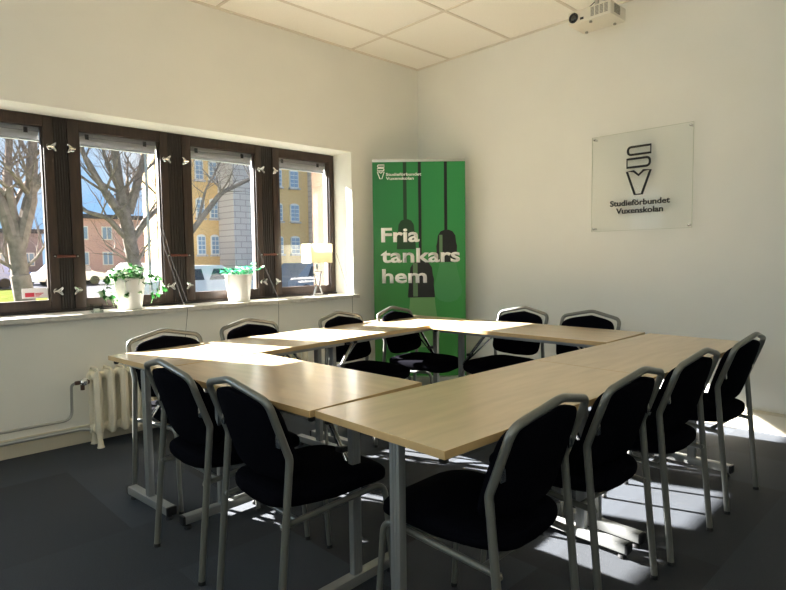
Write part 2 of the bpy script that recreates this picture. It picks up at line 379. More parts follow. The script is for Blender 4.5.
# window hardware
def butterfly(loc, side):
    t = thing('window_latch', '', 'latch', loc); t.scale = (1.25, 1.25, 1.25)
    b = N(); lathe(b, [(.012, 0), (.016, .006), (.010, .012), (.007, .020)], n=14, mx=Matrix.Rotation(R(90), 4, 'Y')); obj('base', b, M['chrome'], t)
    b = N()
    for s in (-1, 1):
        tube(b, fillet([(.018, 0, 0), (.020, .012 * side, .010 * s), (.022, .030 * side, .024 * s), (.020, .018 * side, .002 * s)], .006), .0045, 7)
    tube(b, [(.018, -.012 * side, 0), (.018, .020 * side, 0)], .006, 8)
    obj('wing', b, M['chrome'], t)
    return t
ord_ = ['first', 'second', 'third']
for i in range(3):
    ya, yb = sashes[i][1] - .026, sashes[i + 1][0] + .026
    for z, zn in ((1.995, 'upper'), (1.015, 'lower')):
        for y, sd_, sn in ((ya, 1, 'left'), (yb, -1, 'right')):
            t = butterfly((FX - .001, y, z), sd_)
            t['label'] = '%s metal latch on the %s side of the %s window post from left' % (zn, sn, ord_[i])
            t['group'] = 'butterfly latches on the window sashes'
    st = thing('window_strap', 'reddish brown leather strap across the %s dark window post from the left' % ord_[i], 'strap', (FX, (ya + yb) / 2, 1.255), 0, 'leather straps holding the sashes')
    h = (yb - ya) / 2
    b = N(); tube(b, [(.004, -h * .8, 0), (.010, -h * .3, .0), (.010, h * .3, .0), (.004, h * .8, 0)], [.012, .009, .009, .012], 8, sx=1); obj('strap', b, M['leather'], st)
    for s in (-1, 1):
        b = N(); lathe(b, [(.009, 0), (.009, .008), (.005, .014)], n=12, mx=Matrix.Translation((0, s * h, 0)) @ Matrix.Rotation(R(90), 4, 'Y')); obj('stud', b, M['chrome'], st)
# stickers and lettering on the panes
b = N(); box(b, FX - .0435, FX - .042, .912, 1.066, .972, 1.040)
t = obj('pane_sticker', b, M['sticker'], None, smooth=False); tag(t, 'small white sticker with a red field, low on the leftmost window pane', 'sticker')
b = N(); box(b, FX - .0418, FX - .0412, .93, .985, .982, 1.010); 
for q in range(3): box(b, FX - .0418, FX - .0412, .99, 1.015 + .012 * q, .984 + q * .009, .989 + q * .009)
obj('red_print', b, M['red'], t, smooth=False)
b = N(); MW = Matrix(((0, 0, 1, FX - .043), (1, 0, 0, 0), (0, 1, 0, 0), (0, 0, 0, 1)))
# lettering is stuck on facing the street, so it reads mirrored from the room
def mir(y, z): return MW @ Matrix.Translation((y, z, 0)) @ Matrix.Scale(-1, 4, (1, 0, 0))
text_bm(b, 'Studieförbundet', .30, .022, mir(3.36, 1.022)); text_bm(b, 'Vuxenskolan', .22, .022, mir(3.36, .990))
tag(obj('window_lettering', b, M['sticker'], None, smooth=False), 'mirrored white lettering stuck low on the rightmost window pane', 'lettering')

# ------------------------------------------------------------------ radiator and pipes
rad = thing('radiator', 'cream cast iron column radiator below the windows, behind the tables', 'radiator', (-4.08, 1.172, 0))
def section():
    b = N(); 
    prof = [(.0, .10), (.0, .47)]
    for x in (-.055, .055):
        tube(b, [(x, 0, .085), (x, 0, .11), (x, 0, .47), (x, 0, .50)], [.014, .026, .026, .014], 12)
        tube(b, [(x * 1.35, 0, .10), (x * 1.42, 0, .13), (x * 1.42, 0, .46), (x * 1.35, 0, .49)], [.006, .010, .010, .006], 8)
    for z in (.115, .468):
        tube(b, [(-.07, 0, z), (-.05, 0, z), (.05, 0, z), (.07, 0, z)], [.018, .030, .030, .018], 12)
        tube(b, [(0, -.041, z), (0, .041, z)], .024, 12)
    tube(b, fillet([(-.078, 0, .13), (-.074, 0, .515), (.074, 0, .515), (.078, 0, .13)], [0, .03, .03, 0]), .008, 8)
    return b
s0 = None
for i in range(21):
    if s0 is None: s0 = obj('section', section(), M['rad'], rad)
    else: c = s0.copy(); col.objects.link(c); c.parent = rad
    o = s0 if i == 0 else c
    o.location = (0, i * .082 + .035, 0)
for yy in (.035, 20 * .082 + .035):
    for x in (-.055, .055):
        b = N(); tube(b, [(x, yy, .10), (x * 1.05, yy, .05), (x * 1.15, yy, .012), (x * 1.15, yy, 0)], [.022, .016, .020, .024], 12); obj('foot', b, M['rad'], rad)
v = thing('radiator_valve', 'brown and chrome thermostat valve at the left end of the radiator', 'valve', (-4.08, 1.137, .435))
b = N(); tube(b, [(0, .035, .0), (0, -.01, 0)], .016, 12); tube(b, [(0, -.005, -.005), (0, -.005, -.05)], .013, 12); obj('body', b, M['valve'], v)
b = N(); lathe(b, [(.020, 0), (.024, .006), (.022, .03), (.012, .036)], n=16, mx=Matrix.Rotation(R(80), 4, 'Y')); obj('knob', b, M['chrome'], v)
b = N(); lathe(b, [(.012, 0), (.014, .004), (.013, .028), (.008, .03)], n=12, mx=Matrix.Translation((0, -.02, 0)) @ Matrix.Rotation(R(90), 4, 'X')); obj('cap', b, M['valve'], v)
px = -4.13
b = N(); tube(b, fillet([(px, BY + .01, .19), (px, 1.075, .19), (px, 1.08, .42), (px + .03, 1.115, .432)], [0, .06, .03, 0]), .009, 10)
tag(obj('heating_pipe', b, M['pipe']), 'upper thin heating pipe that bends up to the radiator valve', 'pipe', 'pipes along the window wall')
b = N(); tube(b, [(px - .01, BY + .01, .122), (px - .01, 1.12, .115), (px + .05, 1.18, .115)], .013, 10)
tag(obj('heating_pipe', b, M['pipe']), 'lower thicker heating pipe running just above the baseboard', 'pipe', 'pipes along the window wall')

# ------------------------------------------------------------------ tables
TL, TW, TZ = 1.2254, .548, .74
def make_table():
    """length along local x 0..TL, width along y 0..TW, origin at the near left corner"""
    t = thing('folding_table', '', 'table', (0, 0, 0))
    b = N(); box(b, .0012, TL - .0012, .0012, TW - .0012, TZ - .023, TZ, bev=.0015)
    o = obj('tabletop', b, [M['veneer'], M['edge']], t, smooth=False)
    for p in o.data.polygons:
        if abs(p.normal.z) < .7: p.material_index = 1
    for y in (.05, TW - .05):
        b = N(); box(b, .05, TL - .05, y - .008, y + .008, TZ - .046, TZ - .0235, bev=.002); obj('rail', b, M['steel'], t)
    for x, s in ((.062, 1), (TL - .062, -1)):
        yc = TW / 2
        b = N(); box(b, x - .015, x + .015, yc - .021, yc + .021, .055, TZ - .05, bev=.006)
        for q in (-.006, .006): box(b, x - .0165, x + .0165, yc + q - .003, yc + q + .003, .06, TZ - .06)
        obj('post', b, M['steel'], t)
        b = N(); box(b, x - .012, x + .012, yc - .20, yc + .20, TZ - .05, TZ - .0235, bev=.002); obj('top_bar', b, M['steel'], t)
        b = N(); box(b, x - .024, x + .024, yc - .205, yc + .205, .026, .066, bev=.008); fb = obj('foot_bar', b, M['steel'], t)
        for q in (-1, 1):
            b = N(); box(b, x - .025, x + .025, yc + q * .205 - .007, yc + q * .205 + .007, .025, .067, bev=.006); obj('end_cap', b, M['black'], fb, label='black plastic end cap')
        for q in (-1, 1):
            b = N(); lathe(b, [(.017, 0), (.019, .004), (.016, .014), (.008, .018), (.008, .03)], (x, yc + q * .18, 0), 14); obj('leveler', b, M['black'], fb)
        b = N(); tube(b, [(x + s * .016, yc + .0, TZ - .30), (x + s * .235, yc + .0, TZ - .03)], .011, 10); tube(b, [(x + s * .02, yc + .016, TZ - .29), (x + s * .30, yc + .016, TZ - .035)], .006, 8); obj('brace', b, M['chrome'], t)
        b = N(); box(b, x + s * .075 - .02, x + s * .075 + .02, yc - .018, yc + .018, TZ - .235, TZ - .215, bev=.004); obj('lock_sleeve', b, M['black'], t)
    for x in (.03, TL - .03):
        for y in (.03, TW - .03):
            b = N(); lathe(b, [(.008, 0), (.013, .004), (.013, .014), (.016, .018)], (x, y, TZ - .0445), 12); obj('stacking_knob', b, M['black'], t)
    return t
tab0 = make_table()
def loc_of(x, y, a, s, t): return (x + math.cos(a) * s - math.sin(a) * t, y + math.sin(a) * s + math.cos(a) * t)
g = 'maple folding tables of the ring'
# front table (right near corner given, runs left)
FRX, FRY, FRA = -1.477, 1.055, .045
p = loc_of(FRX, FRY, FRA, -TL * .88, 0); tab0.scale = (.88, 1, 1)
tab0.location = (p[0], p[1], 0); tab0.rotation_euler = (0, 0, FRA); tab0['label'] = 'maple folding table in front, with two chairs pushed against its near side'; tab0['group'] = g
# far table
t_ = dup(tab0, (-2.700, 2.962, 0), .0315, 'maple folding table at the back, on the side of the sign wall', g); t_.scale = (1.028, 1, 1)
# right row, near and far
AX, AY, AA = -.921, 1.060, -.0191
for k_, lb in ((0, 'near table of the right row, its bare corner closest to the camera'), (1, 'far table of the right row, ending beside the last chair by the white wall')):
    p = loc_of(AX, AY, AA, 0, k_ * TL)
    r_ = dup(tab0, (p[0], p[1], 0), AA + math.pi / 2, lb, g); r_.scale = (1, 1, 1)
    if k_ == 0:              # near foot stands a little further in; its strut is folded away
        for c_ in list(r_.children):
            kn = c_.name.split('.')[0]; xs = [v_.co.x for v_ in c_.data.vertices]
            if max(xs) < TL * .45:
                if kn in ('brace', 'lock_sleeve'): bpy.data.objects.remove(c_)
                elif kn in ('post', 'top_bar', 'foot_bar'): c_.location.x = .035
# window row
QX, QY, QA = -3.108, .985, .079
for k_, lb in ((0, 'left table of the window row, its corner in front of the radiator'), (1, 'far table of the window row, close to the green banner')):
    p = loc_of(QX, QY, QA, TW, k_ * TL)
    dup(tab0, (p[0], p[1], 0), QA + math.pi / 2, lb, g).scale = (1, 1, 1)

for o in tab0.children:      # the right foot of the front table stands further in
    xs = [v.co.x for v in o.data.vertices]
    if min(xs) > TL * .6 and o.name.split('.')[0] in ('post', 'top_bar', 'foot_bar', 'brace', 'lock_sleeve'): o.location.x = -.045
# ------------------------------------------------------------------ chairs
def make_chair():
    t = thing('stacking_chair', '', 'chair')
    hw = .207
    b = N()
    P = [(-hw, -.005, .006), (-hw, .050, .592), (-hw, -.022, .786), (0, -.047, .830), (hw, -.022, .786), (hw, .050, .592), (hw, -.005, .006)]
    tube(b, fillet(P, [0, .05, .045, .12, .045, .05, 0], 8), .0125, 12); obj('back_frame', b, M['tube'], t)
    for s in (-1, 1):
        b = N(); tube(b, fillet([(s * (hw - .004), .485, .006), (s * (hw - .012), .450, .405), (s * (hw - .022), .03, .372)], [0, .05, 0], 8), .0105, 12)
        tube(b, [(s * (hw - .022), .030, .372), (s * hw, .030, .372)], .009, 10); obj('side_frame', b, M['tube'], t)
        b = N(); lathe(b, [(.0142, 0), (.0142, .009), (.0125, .014)], (s * hw, -.005, 0), 12); obj('rear_foot_cap', b, M['black'], t)
        b = N(); lathe(b, [(.0122, 0), (.0122, .009), (.0108, .014)], (s * (hw - .004), .485, 0), 12); obj('front_foot_cap', b, M['black'], t)
        b = N(); box(b, s * (hw - .020) - .010, s * (hw - .020) + .012, .018, .024, .63, .67, bev=.002); obj('back_bracket', b, M['chrome'], t, label='small bright bracket between tube and pad')
    for y, z in ((.40, .397), (.09, .373)):
        b = N(); tube(b, [(-hw + .02, y, z), (hw - .02, y, z)], .009, 10); obj('crossbar', b, M['tube'], t)
    # seat
    def sf(x, y, z):
        if z > 0: z *= .75
        else: z *= 1.35 - .70 * (abs(x) / .2) ** 2 - .35 * max(0, -y / .23) - .25 * max(0, y / .23)
        if y > .1: z -= .30 * (y - .1) ** 1.5
        if y < 0: x *= 1 - .10 * (y / .23) ** 2
        return (x, y + .262, z + .438)
    b = N(); superell(b, .204, .240, .055, .55, .40, 40, 18, sf); obj('seat', b, M['fabric'], t, angle=180)
    # backrest pad, curved round the sitter, gabled top edge
    def bf(x, y, z):
        u = x / .188; zz = z
        if z > 0: zz = z + .030 * (1 - abs(u)) * (z / .134)
        else: zz = z - .015 * (1 - u * u) * (-z / .12)
        yy = y + .012 + .030 * u * u - zz * .32
        return (x * (1 - .05 * max(0, z / .12)), yy + .010, zz + .638)
    b = N(); superell(b, .188, .028, .118, .5, .45, 36, 22, lambda x, y, z: (x, z, y) if 0 else (x, y, z))
    b.free(); b = N(); superell(b, .196, .134, .029, .40, .30, 48, 16, lambda x, y, z: bf(x, z, y)); obj('backrest', b, M['fabric'], t, angle=180)
    return t
ch0 = make_chair()
G = 'black stacking chairs round the tables'
def cs(x, y, face, label):
    """x,y = middle between the rear feet, face = direction the sitter looks (deg from +Y, counter-clockwise)"""
    return (x, y, face, label)
chairs = [
    (-2.232, .942, 0, 'left chair of the two on the near side, back to camera, beside the table foot'),
    (-1.715, .955, -2, 'right chair of the two on the near side, its whole back and seat in view'),
    (-.852, 1.412, 92.3, 'nearest chair of the right row, its legs cut off by the lower picture edge'),
    (-.850, 1.955, 89, 'second chair from the front in the right row'),
    (-.833, 2.509, 88.5, 'third chair from the front in the right row, sunlit floor behind its legs'),
    (-.818, 3.155, 88, 'last chair of the right row, nearest to the white wall'),
    (-3.165, 1.315, -86, 'chair on the window side standing in front of the radiator'),
    (-3.30, 1.92, -86, 'chair on the window side below the ivy pot, second from the left'),
    (-3.22, 2.61, -84, 'chair on the window side below the table lamp, third from the left'),
    (-3.19, 3.12, -82, 'chair in front of the green banner, fourth along the window side'),
    (-2.43, 3.68, 180, 'chair at the back table just right of the banner, its frame partly sunlit'),
    (-1.905, 3.70, 180, 'chair at the back table nearest the right row, below the wall sign'),
]
for i, (x, y, f, lb) in enumerate(chairs):
    if i == 0: ch0.location = (x, y, 0); ch0.rotation_euler = (0, 0, R(f)); ch0['label'] = lb; ch0['group'] = G
    else: dup(ch0, (x, y, 0), R(f), lb, G)

# ------------------------------------------------------------------ roll-up banner
P0, P1 = Vector((-4.056, 3.676, 0)), Vector((-3.454, 4.297, 0))
du = (P1 - P0).normalized(); BW = (P1 - P0).length; nn = Vector((du.y, -du.x, 0))   # towards the room
KB = 1.081
ban = thing('roll_up_banner', 'tall green roll-up banner with white slogan and hanging lamps, in the corner', 'banner', P0)
def BM(u=0, z=0, off=0):
    o = du * u + nn * off
    return Matrix(((du.x, 0, nn.x, o.x), (du.y, 0, nn.y, o.y), (0, 1, 0, z), (0, 0, 0, 1)))
ZT = 2.105
b = N(); box(b, 0, BW, .085, ZT, -.001, .001, BM()); obj('fabric_sheet', b, M['bgreen'], ban, smooth=False)
b = N(); box(b, 0, BW, 0, .085, -.06, .06, BM(), bev=.01); cz = obj('base_cassette', b, M['alu'], ban)
for u in (.08, BW - .08):
    b = N(); box(b, u - .02, u + .02, 0, .012, -.16, .14, BM(), bev=.003); obj('foot', b, M['alu'], cz)
b = N(); box(b, 0, BW, ZT - .005, ZT + .02, -.008, .010, BM(), bev=.003); obj('top_rail', b, M['alu'], ban)
b = N(); box(b, BW / 2 - .01, BW / 2 + .01, .06, ZT, -.035, -.018, BM(), bev=.003); obj('support_pole', b, M['alu'], ban)
U = lambda px_: (px_ - 372) / 93 * BW
Zp = lambda py_: 1.22 + (256.5 - py_) / 107.4
def flat(poly, off, h=.0004):
    prism(b, poly, h, BM(0, 0, off))
# bulbs first, sockets, cords, text in layers
b = N()
def bulb(cx, top, wn, wb, bot, n=24):
    pts = []; hh = (top - bot)
    L_ = [(wn, 0), (wn * 1.02, .12), (wb * .82, .42), (wb, .66), (wb * .93, .82), (wb * .62, .95), (wb * .2, 1.0)]
    r_ = [(cx + a, top - q * hh) for a, q in L_]; l_ = [(cx - a, top - q * hh) for a, q in reversed(L_)]
    return r_ + l_
flat(bulb(U(421), Zp(297), .117, .168, Zp(349)), .0014); obj('printed_bulb', b, M['bbulb'], ban, smooth=False, label='large pale green bulb printed low on the banner')
b = N(); flat(bulb(U(447), Zp(262), .081, .135, Zp(303)), .0014); obj('printed_bulb', b, M['bbulb2'], ban, smooth=False, label='faint green bulb outline printed at the right')
b = N(); box(b, U(404.4) - .016, U(404.4) + .016, Zp(219), ZT - .006, .0014, .0018, BM()); obj('printed_cord', b, M['bdark'], ban, smooth=False, label='blurred dark green cord')
b = N(); box(b, U(419.3) - .014, U(419.3) + .012, Zp(262), ZT - .006, .0020, .0024, BM()); obj('printed_cord', b, M['bblack'], ban, smooth=False)
b = N(); box(b, U(445.3) - .014, U(445.3) + .014, Zp(231), ZT - .006, .0020, .0024, BM()); obj('printed_cord', b, M['bblack'], ban, smooth=False)
b = N(); box(b, U(443.0) - .004, U(443.0), Zp(231), ZT - .006, .0026, .0028, BM()); box(b, U(420.8), U(420.8) + .004, Zp(262), ZT - .006, .0026, .0028, BM()); obj('cord_highlight', b, M['bgreen'], ban, smooth=False)
def socket(c, w_, t_, bt, m_, off):
    global b
    b = N(); a = U(c); hw = w_ / 2; H_ = t_ - bt
    pts = [(a - hw, bt), (a - hw, bt + .02), (a - hw * .93, bt + H_ * .35), (a - hw * .95, bt + H_ * .5), (a - hw * .86, bt + H_ * .62), (a - hw * .8, bt + H_ * .82), (a - hw * .55, bt + H_ * .95), (a - hw * .2, t_),
           (a + hw * .2, t_), (a + hw * .55, bt + H_ * .95), (a + hw * .8, bt + H_ * .82), (a + hw * .86, bt + H_ * .62), (a + hw * .95, bt + H_ * .5), (a + hw * .93, bt + H_ * .35), (a + hw, bt + .02), (a + hw, bt)]
    flat(pts, off); return obj('printed_socket', b, m_, ban, smooth=False)
socket(405.3, .178, Zp(219), Zp(249), M['bdark'], .0020)['label'] = 'blurred dark lamp socket at the left'
s1_ = socket(420, .254, Zp(261), Zp(298), M['bblack'], .0028); s2_ = socket(446, .205, Zp(230), Zp(262.5), M['bblack'], .0028)
b = N(); box(b, U(414) - .022, U(414) + .022, Zp(297), Zp(263), .0033, .0036, BM(), bev=.0); obj('highlight', b, M['bgrey'], s1_, smooth=False)
b = N(); box(b, U(440) - .014, U(440) + .016, Zp(260), Zp(235), .0033, .0036, BM()); obj('highlight', b, M['bgrey'], s2_, smooth=False)
b = N()
text_bm(b, 'Fria', 0.359, 0.1340, BM(U(380), Zp(241.3), .0038), .026); text_bm(b, 'tankars', 0.746, 0.1340, BM(U(379.3), Zp(262), .0038), .026); text_bm(b, 'hem', 0.422, 0.1340, BM(U(380.3), Zp(282.7), .0038), .026)
obj('printed_slogan', b, M['btext'], ban, smooth=False, label='large white slogan in three lines')
b = N()
text_bm(b, 'Studieförbundet', 0.330, 0.0281, BM(U(385.6), Zp(175.6), .0038), .012); text_bm(b, 'Vuxenskolan', 0.259, 0.0281, BM(U(385.6), Zp(179.6), .0038), .012)
def logo(bm, o, k, r, h):
    """stacked bars and pencil-like V, unit width 1, height 1.87; o = BM-like matrix"""
    def ring(pts, fr):
        q = fillet([(x * k, y * k, 0) for x, y in pts], [f * k for f in fr], 6, True)
        tube(bm, [o @ p_ for p_ in q], r, 6, True)
    ring([(.10, 1.52), (.93, 1.52), (.93, 1.80), (.10, 1.80)], [.14, .0, .0, .14])
    ring([(.07, 1.07), (.90, 1.07), (.90, 1.37), (.07, 1.37)], [0, .14, .14, 0])
    ring([(.07, .92), (.32, .92), (.5, .76), (.68, .92), (.93, .92), (.63, .07), (.37, .07)], [0] * 7)
logo(b, BM(U(376.6), Zp(179), .0048), .0735, .0045, 0)
obj('printed_logo', b, M['btext'], ban, label='small white logo and name at the top left')

# ------------------------------------------------------------------ acrylic wall sign
sg = thing('acrylic_sign', 'square clear acrylic sign with black logo and lettering on the right wall', 'sign', (0, 0, 0))
SX0, SX1, SZa, SZb, SY = -2.27, -1.508, 1.400, 2.147, 4.440
b = N(); box(b, SX0, SX1, SY, SY + .006, SZa, SZb); obj('panel', b, M['acrylic'], sg, smooth=False)
b = N()
for a in ((SX0 - .001, SX0 + .0015, SZa, SZb), (SX1 - .0015, SX1 + .001, SZa, SZb), (SX0, SX1, SZa - .001, SZa + .0015), (SX0, SX1, SZb - .0015, SZb + .001)): box(b, a[0], a[1], SY - .0005, SY + .0065, a[2], a[3])
obj('polished_edge', b, M['acedge'], sg, smooth=False)
for x in (SX0 + .02, SX1 - .02):
    for z in (SZa + .02, SZb - .02):
        b = N(); lathe(b, [(.009, -.0445), (.009, -.002), (.009, .0005), (.009, .004), (.005, .007)], n=16, mx=Matrix.Translation((x, SY - .001, z)) @ Matrix.Rotation(R(90), 4, 'X')); obj('standoff', b, M['chrome'], sg)
SM = lambda x, z, off=0: Matrix(((1, 0, 0, x), (0, 0, -1, SY - .001 - off), (0, 1, 0, z), (0, 0, 0, 1)))
b = N(); logo(b, SM(-1.998, 1.655), .208, .0088, 0); obj('logo', b, M['ink'], sg, label='black outline logo of bars and a V')
b = N(); text_bm(b, 'Studieförbundet', .455, .044, SM(-2.115, 1.590), .025, .004); text_bm(b, 'Vuxenskolan', .358, .044, SM(-2.066, 1.530), .025, .004); obj('lettering', b, M['ink'], sg, smooth=False)

# ------------------------------------------------------------------ projector
pj = thing('projector', 'white projector hanging from the ceiling near the right wall', 'projector', (-2.085, 4.13, 2.90))
b = N(); box(b, -.165, .165, -.12, .12, 0, .095, bev=.014); obj('body', b, M['proj'], pj)
b = N(); MZ = Matrix.Rotation(R(90), 4, 'X')
lathe(b, [(.036, -.01), (.036, .006), (.028, .008), (.026, .002)], n=28, mx=Matrix.Translation((-.118, -.120, .045)) @ MZ); lr = obj('lens_ring', b, M['black'], pj)
b = N(); lathe(b, [(.025, 0), (.020, .004), (.008, .007)], n=24, mx=Matrix.Translation((-.118, -.122, .045)) @ MZ); obj('lens', b, M['lens'], lr)
b = N(); box(b, -.066, -.040, -.123, -.118, .018, .034); obj('sensor_window', b, M['black'], pj)
b = N()
for q in range(4):
    for r_ in range(7): box(b, .015 + q * .034, .040 + q * .034, -.1225, -.119, .02 + r_ * .009, .0255 + r_ * .009)
obj('vent_grille', b, M['projg'], pj, smooth=False, label='vent slots on the lens side')
b = N()
for r_ in range(7): box(b, .1645, .1675, -.07, .02, .02 + r_ * .009, .0255 + r_ * .009)
obj('vent_grille', b, M['projg'], pj, smooth=False, label='vent slots on the short side')
for x, y in ((-.12, .08), (.10, .08), (.0, -.09)):
    b = N(); lathe(b, [(.010, -.012), (.012, -.006), (.008, .002)], (x, y, 0), 12); obj('adjusting_foot', b, M['projg'], pj)
b = N(); tube(b, [(0, 0, .10), (0, 0, CZ - 2.90)], .016, 14); lathe(b, [(.05, CZ - 2.91), (.05, CZ - 2.901)], n=20); box(b, -.07, .07, -.015, .015, .095, .108); 
for sx_ in (-1, 1): box(b, sx_ * .07 - .006, sx_ * .07 + .006, -.05, .05, .094, .112)
obj('ceiling_mount', b, M['alu'], pj)
b = N(); tube(b, fillet([(-.10, -.02, .09), (-.10, -.03, .125), (-.07, -.03, .12), (-.04, -.02, .135), (-.01, -.01, .16)], .02), .003, 6); obj('cable', b, M['black'], pj)

# ------------------------------------------------------------------ things on the sill
SIL = OZ0 + .004
def leaf(bm, c, d, up_, size, rnd):
    """five-lobed ivy leaf"""
    d = d.normalized(); s = d.cross(up_); s = s.normalized() if s.length > 1e-4 else d.orthogonal().normalized(); n_ = s.cross(d)
    sh = [(0, 0), (.30, -.12), (.52, .12), (.34, .32), (.40, .62), (.16, .60), (0, 1.0), (-.16, .60), (-.40, .62), (-.34, .32), (-.52, .12), (-.30, -.12)]
    vs = [bm.verts.new(c + (s * x + d * y + n_ * (-.12 * abs(x) * 1.5 + .06 * math.sin(y * 3))) * size) for x, y in sh]
    cen = bm.verts.new(c + (d * .35 + n_ * .06) * size)
    fs = []
    for i in range(12): fs.append(bm.faces.new((cen, vs[i], vs[(i + 1) % 12])))
    return fs
def pot(t, r0, r1, h):
    b = N(); lathe(b, [(r0 * .95, 0), (r0, .006), (r1, h - .012), (r1 * 1.03, h - .010), (r1 * 1.03, h), (r1 * .93, h), (r1 * .92, h - .02)], n=36); obj('pot', b, M['pot'], t, angle=60)
    b = N(); lathe(b, [(r1 * .90, h - .045), (r1 * .91, h - .018), (.01, h - .012)], n=24); obj('soil', b, M['soil'], t)
rnd = random.Random(5)
pt = thing('potted_ivy', 'white pot of trailing green ivy on the sill, second pane from the left', 'potted plant', (-4.335, 1.545, SIL), 0, 'potted plants on the sill')
pot(pt, .078, .108, .225)
b = N(); stems = N()
for i in range(58):
    a = rnd.uniform(0, 2 * math.pi); out = rnd.uniform(.04, .15) * (1.15 if abs(math.sin(a)) > .6 else .75); hh = rnd.uniform(.245, .345) - out * .35
    q0 = Vector((math.cos(a) * .04, math.sin(a) * .04, .20)); q1 = Vector((math.cos(a) * out * .6, math.sin(a) * out * .6, hh)); q2 = Vector((math.cos(a) * out, math.sin(a) * out, hh - .03))
    tube(stems, fillet([q0, Vector((max(q1.x, -.05), q1.y, q1.z)), Vector((max(q2.x, -.06), q2.y, q2.z))], .03, 3), .0018, 4)
    for j in range(4):
        c = Vector((max(q1.x, -.05), q1.y, q1.z)).lerp(Vector((max(q2.x, -.06), q2.y, q2.z)), rnd.random()) + Vector((rnd.uniform(-.03, .03), rnd.uniform(-.03, .03), rnd.uniform(-.02, .025)))
        d = Vector((math.cos(a) + rnd.uniform(-.7, .7), math.sin(a) + rnd.uniform(-.7, .7), rnd.uniform(-.5, .4)))
        fs = leaf(b, c, d, Vector((rnd.uniform(-.3, .3), rnd.uniform(-.3, .3), 1)), rnd.uniform(.030, .046), rnd)
        mi = 1 if rnd.random() < .22 else 0
        for f in fs: f.material_index = mi
for a, ln, sw in ((-1.45, .17, -.17), (-1.75, .19, -.13), (-1.2, .13, -.19), (-1.35, .21, -.10), (1.35, .15, .17), (1.6, .10, .22), (1.2, .18, .13), (-.9, .16, -.04), (.4, .13, .02)):
    rim = Vector((math.cos(a) * .10, math.sin(a) * .10, .23)); tip = Vector((.04 + .02 * rnd.random(), sw, .215 - ln)); mid = Vector((rim.x + .03, (rim.y + sw) / 2 * 1.15, .25))
    path = fillet([rim, mid, tip.lerp(mid, .3) + Vector((.01, sw * .12, 0)), tip], .05, 5); tube(stems, path, .0016, 4)
    for j, c in enumerate(path[2::2]):
        d = Vector((rnd.uniform(-.3, .6), rnd.uniform(-.8, .8), rnd.uniform(-1, .1)))
        fs = leaf(b, Vector(c), d, Vector((1, rnd.uniform(-.4, .4), .3)), rnd.uniform(.026, .042), rnd)
        mi = 1 if rnd.random() < .3 else 0
        for f in fs: f.material_index = mi
obj('foliage', b, [M['ivy'], M['ivy2']], pt, smooth=False); obj('stems', stems, M['ivy2'], pt)
pt = thing('potted_plant', 'white pot with low mint-green and white leaves on the sill, third pane', 'potted plant', (-4.335, 2.418, SIL), 0, 'potted plants on the sill')
pot(pt, .085, .108, .225)
b = N(); stems = N()
for i in range(60):
    a = rnd.uniform(0, 2 * math.pi); out = rnd.uniform(.03, .12); hh = rnd.uniform(.235, .275)
    if i < 9: a = math.pi / 2 + rnd.uniform(-.4, .4); out = rnd.uniform(.12, .20); hh = rnd.uniform(.24, .31)
    q0 = Vector((math.cos(a) * .04, math.sin(a) * .04, .19)); q2 = Vector((math.cos(a) * out, math.sin(a) * out, hh))
    tube(stems, [q0, (q0 + q2) / 2 + Vector((0, 0, .015)), q2], .0016, 4)
    for j in range(2):
        c = q2 + Vector((rnd.uniform(-.02, .02), rnd.uniform(-.02, .02), rnd.uniform(-.01, .01)))
        fs = leaf(b, c, Vector((math.cos(a) + rnd.uniform(-.8, .8), math.sin(a) + rnd.uniform(-.8, .8), rnd.uniform(-.1, .7))), Vector((rnd.uniform(-.4, .4), rnd.uniform(-.4, .4), 1)), rnd.uniform(.026, .042), rnd)
        mi = 1 if rnd.random() < .28 else 0
        for f in fs: f.material_index = mi
obj('foliage', b, [M['mint'], M['pale']], pt, smooth=False); obj('stems', stems, M['mint'], pt)
vt = thing('candle_glass', 'small clear square candle glass on the sill left of the ivy pot', 'candle holder', (-4.235, 1.285, SIL))
b = N()
for (a0, a1, c0, c1) in ((-.034, .034, -.034, -.028), (-.034, .034, .028, .034), (-.034, -.028, -.028, .028), (.028, .034, -.028, .028)): box(b, a0, a1, c0, c1, 0, .058)
box(b, -.028, .028, -.028, .028, 0, .012); obj('glass', b, M['votive'], vt, smooth=False)
b = N(); lathe(b, [(.019, .0125), (.019, .026), (.003, .027)], n=20); obj('candle', b, M['pot'], vt)

lp = thing('table_lamp', 'small table lamp with cream box shade and chrome frame base on the sill', 'lamp', (-4.34, 3.232, SIL))
b = N(); box(b, -.055, .055, -.075, .075, 0, .012, bev=.004); obj('base_plate', b, M['chrome'], lp)
b = N()
for s in (-1, 1):
    tube(b, fillet([(0, s * .046, .010), (0, s * .022, .085), (0, s * .026, .15), (0, s * .042, .225)], .05), .008, 10)
tube(b, [(0, -.046, .225), (0, .046, .225)], .009, 10); tube(b, [(0, -.048, .014), (0, .048, .014)], .010, 10)
obj('frame_stem', b, M['chrome'], lp)
b = N(); tube(b, [(0, 0, .23), (0, 0, .34)], .006, 8); lathe(b, [(.014, .25), (.016, .27), (.013, .31)], n=14); obj('bulb_holder', b, M['chrome'], lp)
b = N(); z0, z1 = .305, .478
for (x0, x1, y0, y1) in ((-.070, -.067, -.122, .122), (.067, .070, -.122, .122), (-.067, .067, -.122, -.119), (-.067, .067, .119, .122)): box(b, x0, x1, y0, y1, z0, z1)
obj('lamp_shade', b, M['shade'], lp, smooth=False)
b = N(); tube(b, [(-.067, 0, z0 + .03), (.067, 0, z0 + .03)], .002, 6); tube(b, [(0, -.119, z0 + .03), (0, .119, z0 + .03)], .002, 6); obj('shade_spider', b, M['chrome'], lp)

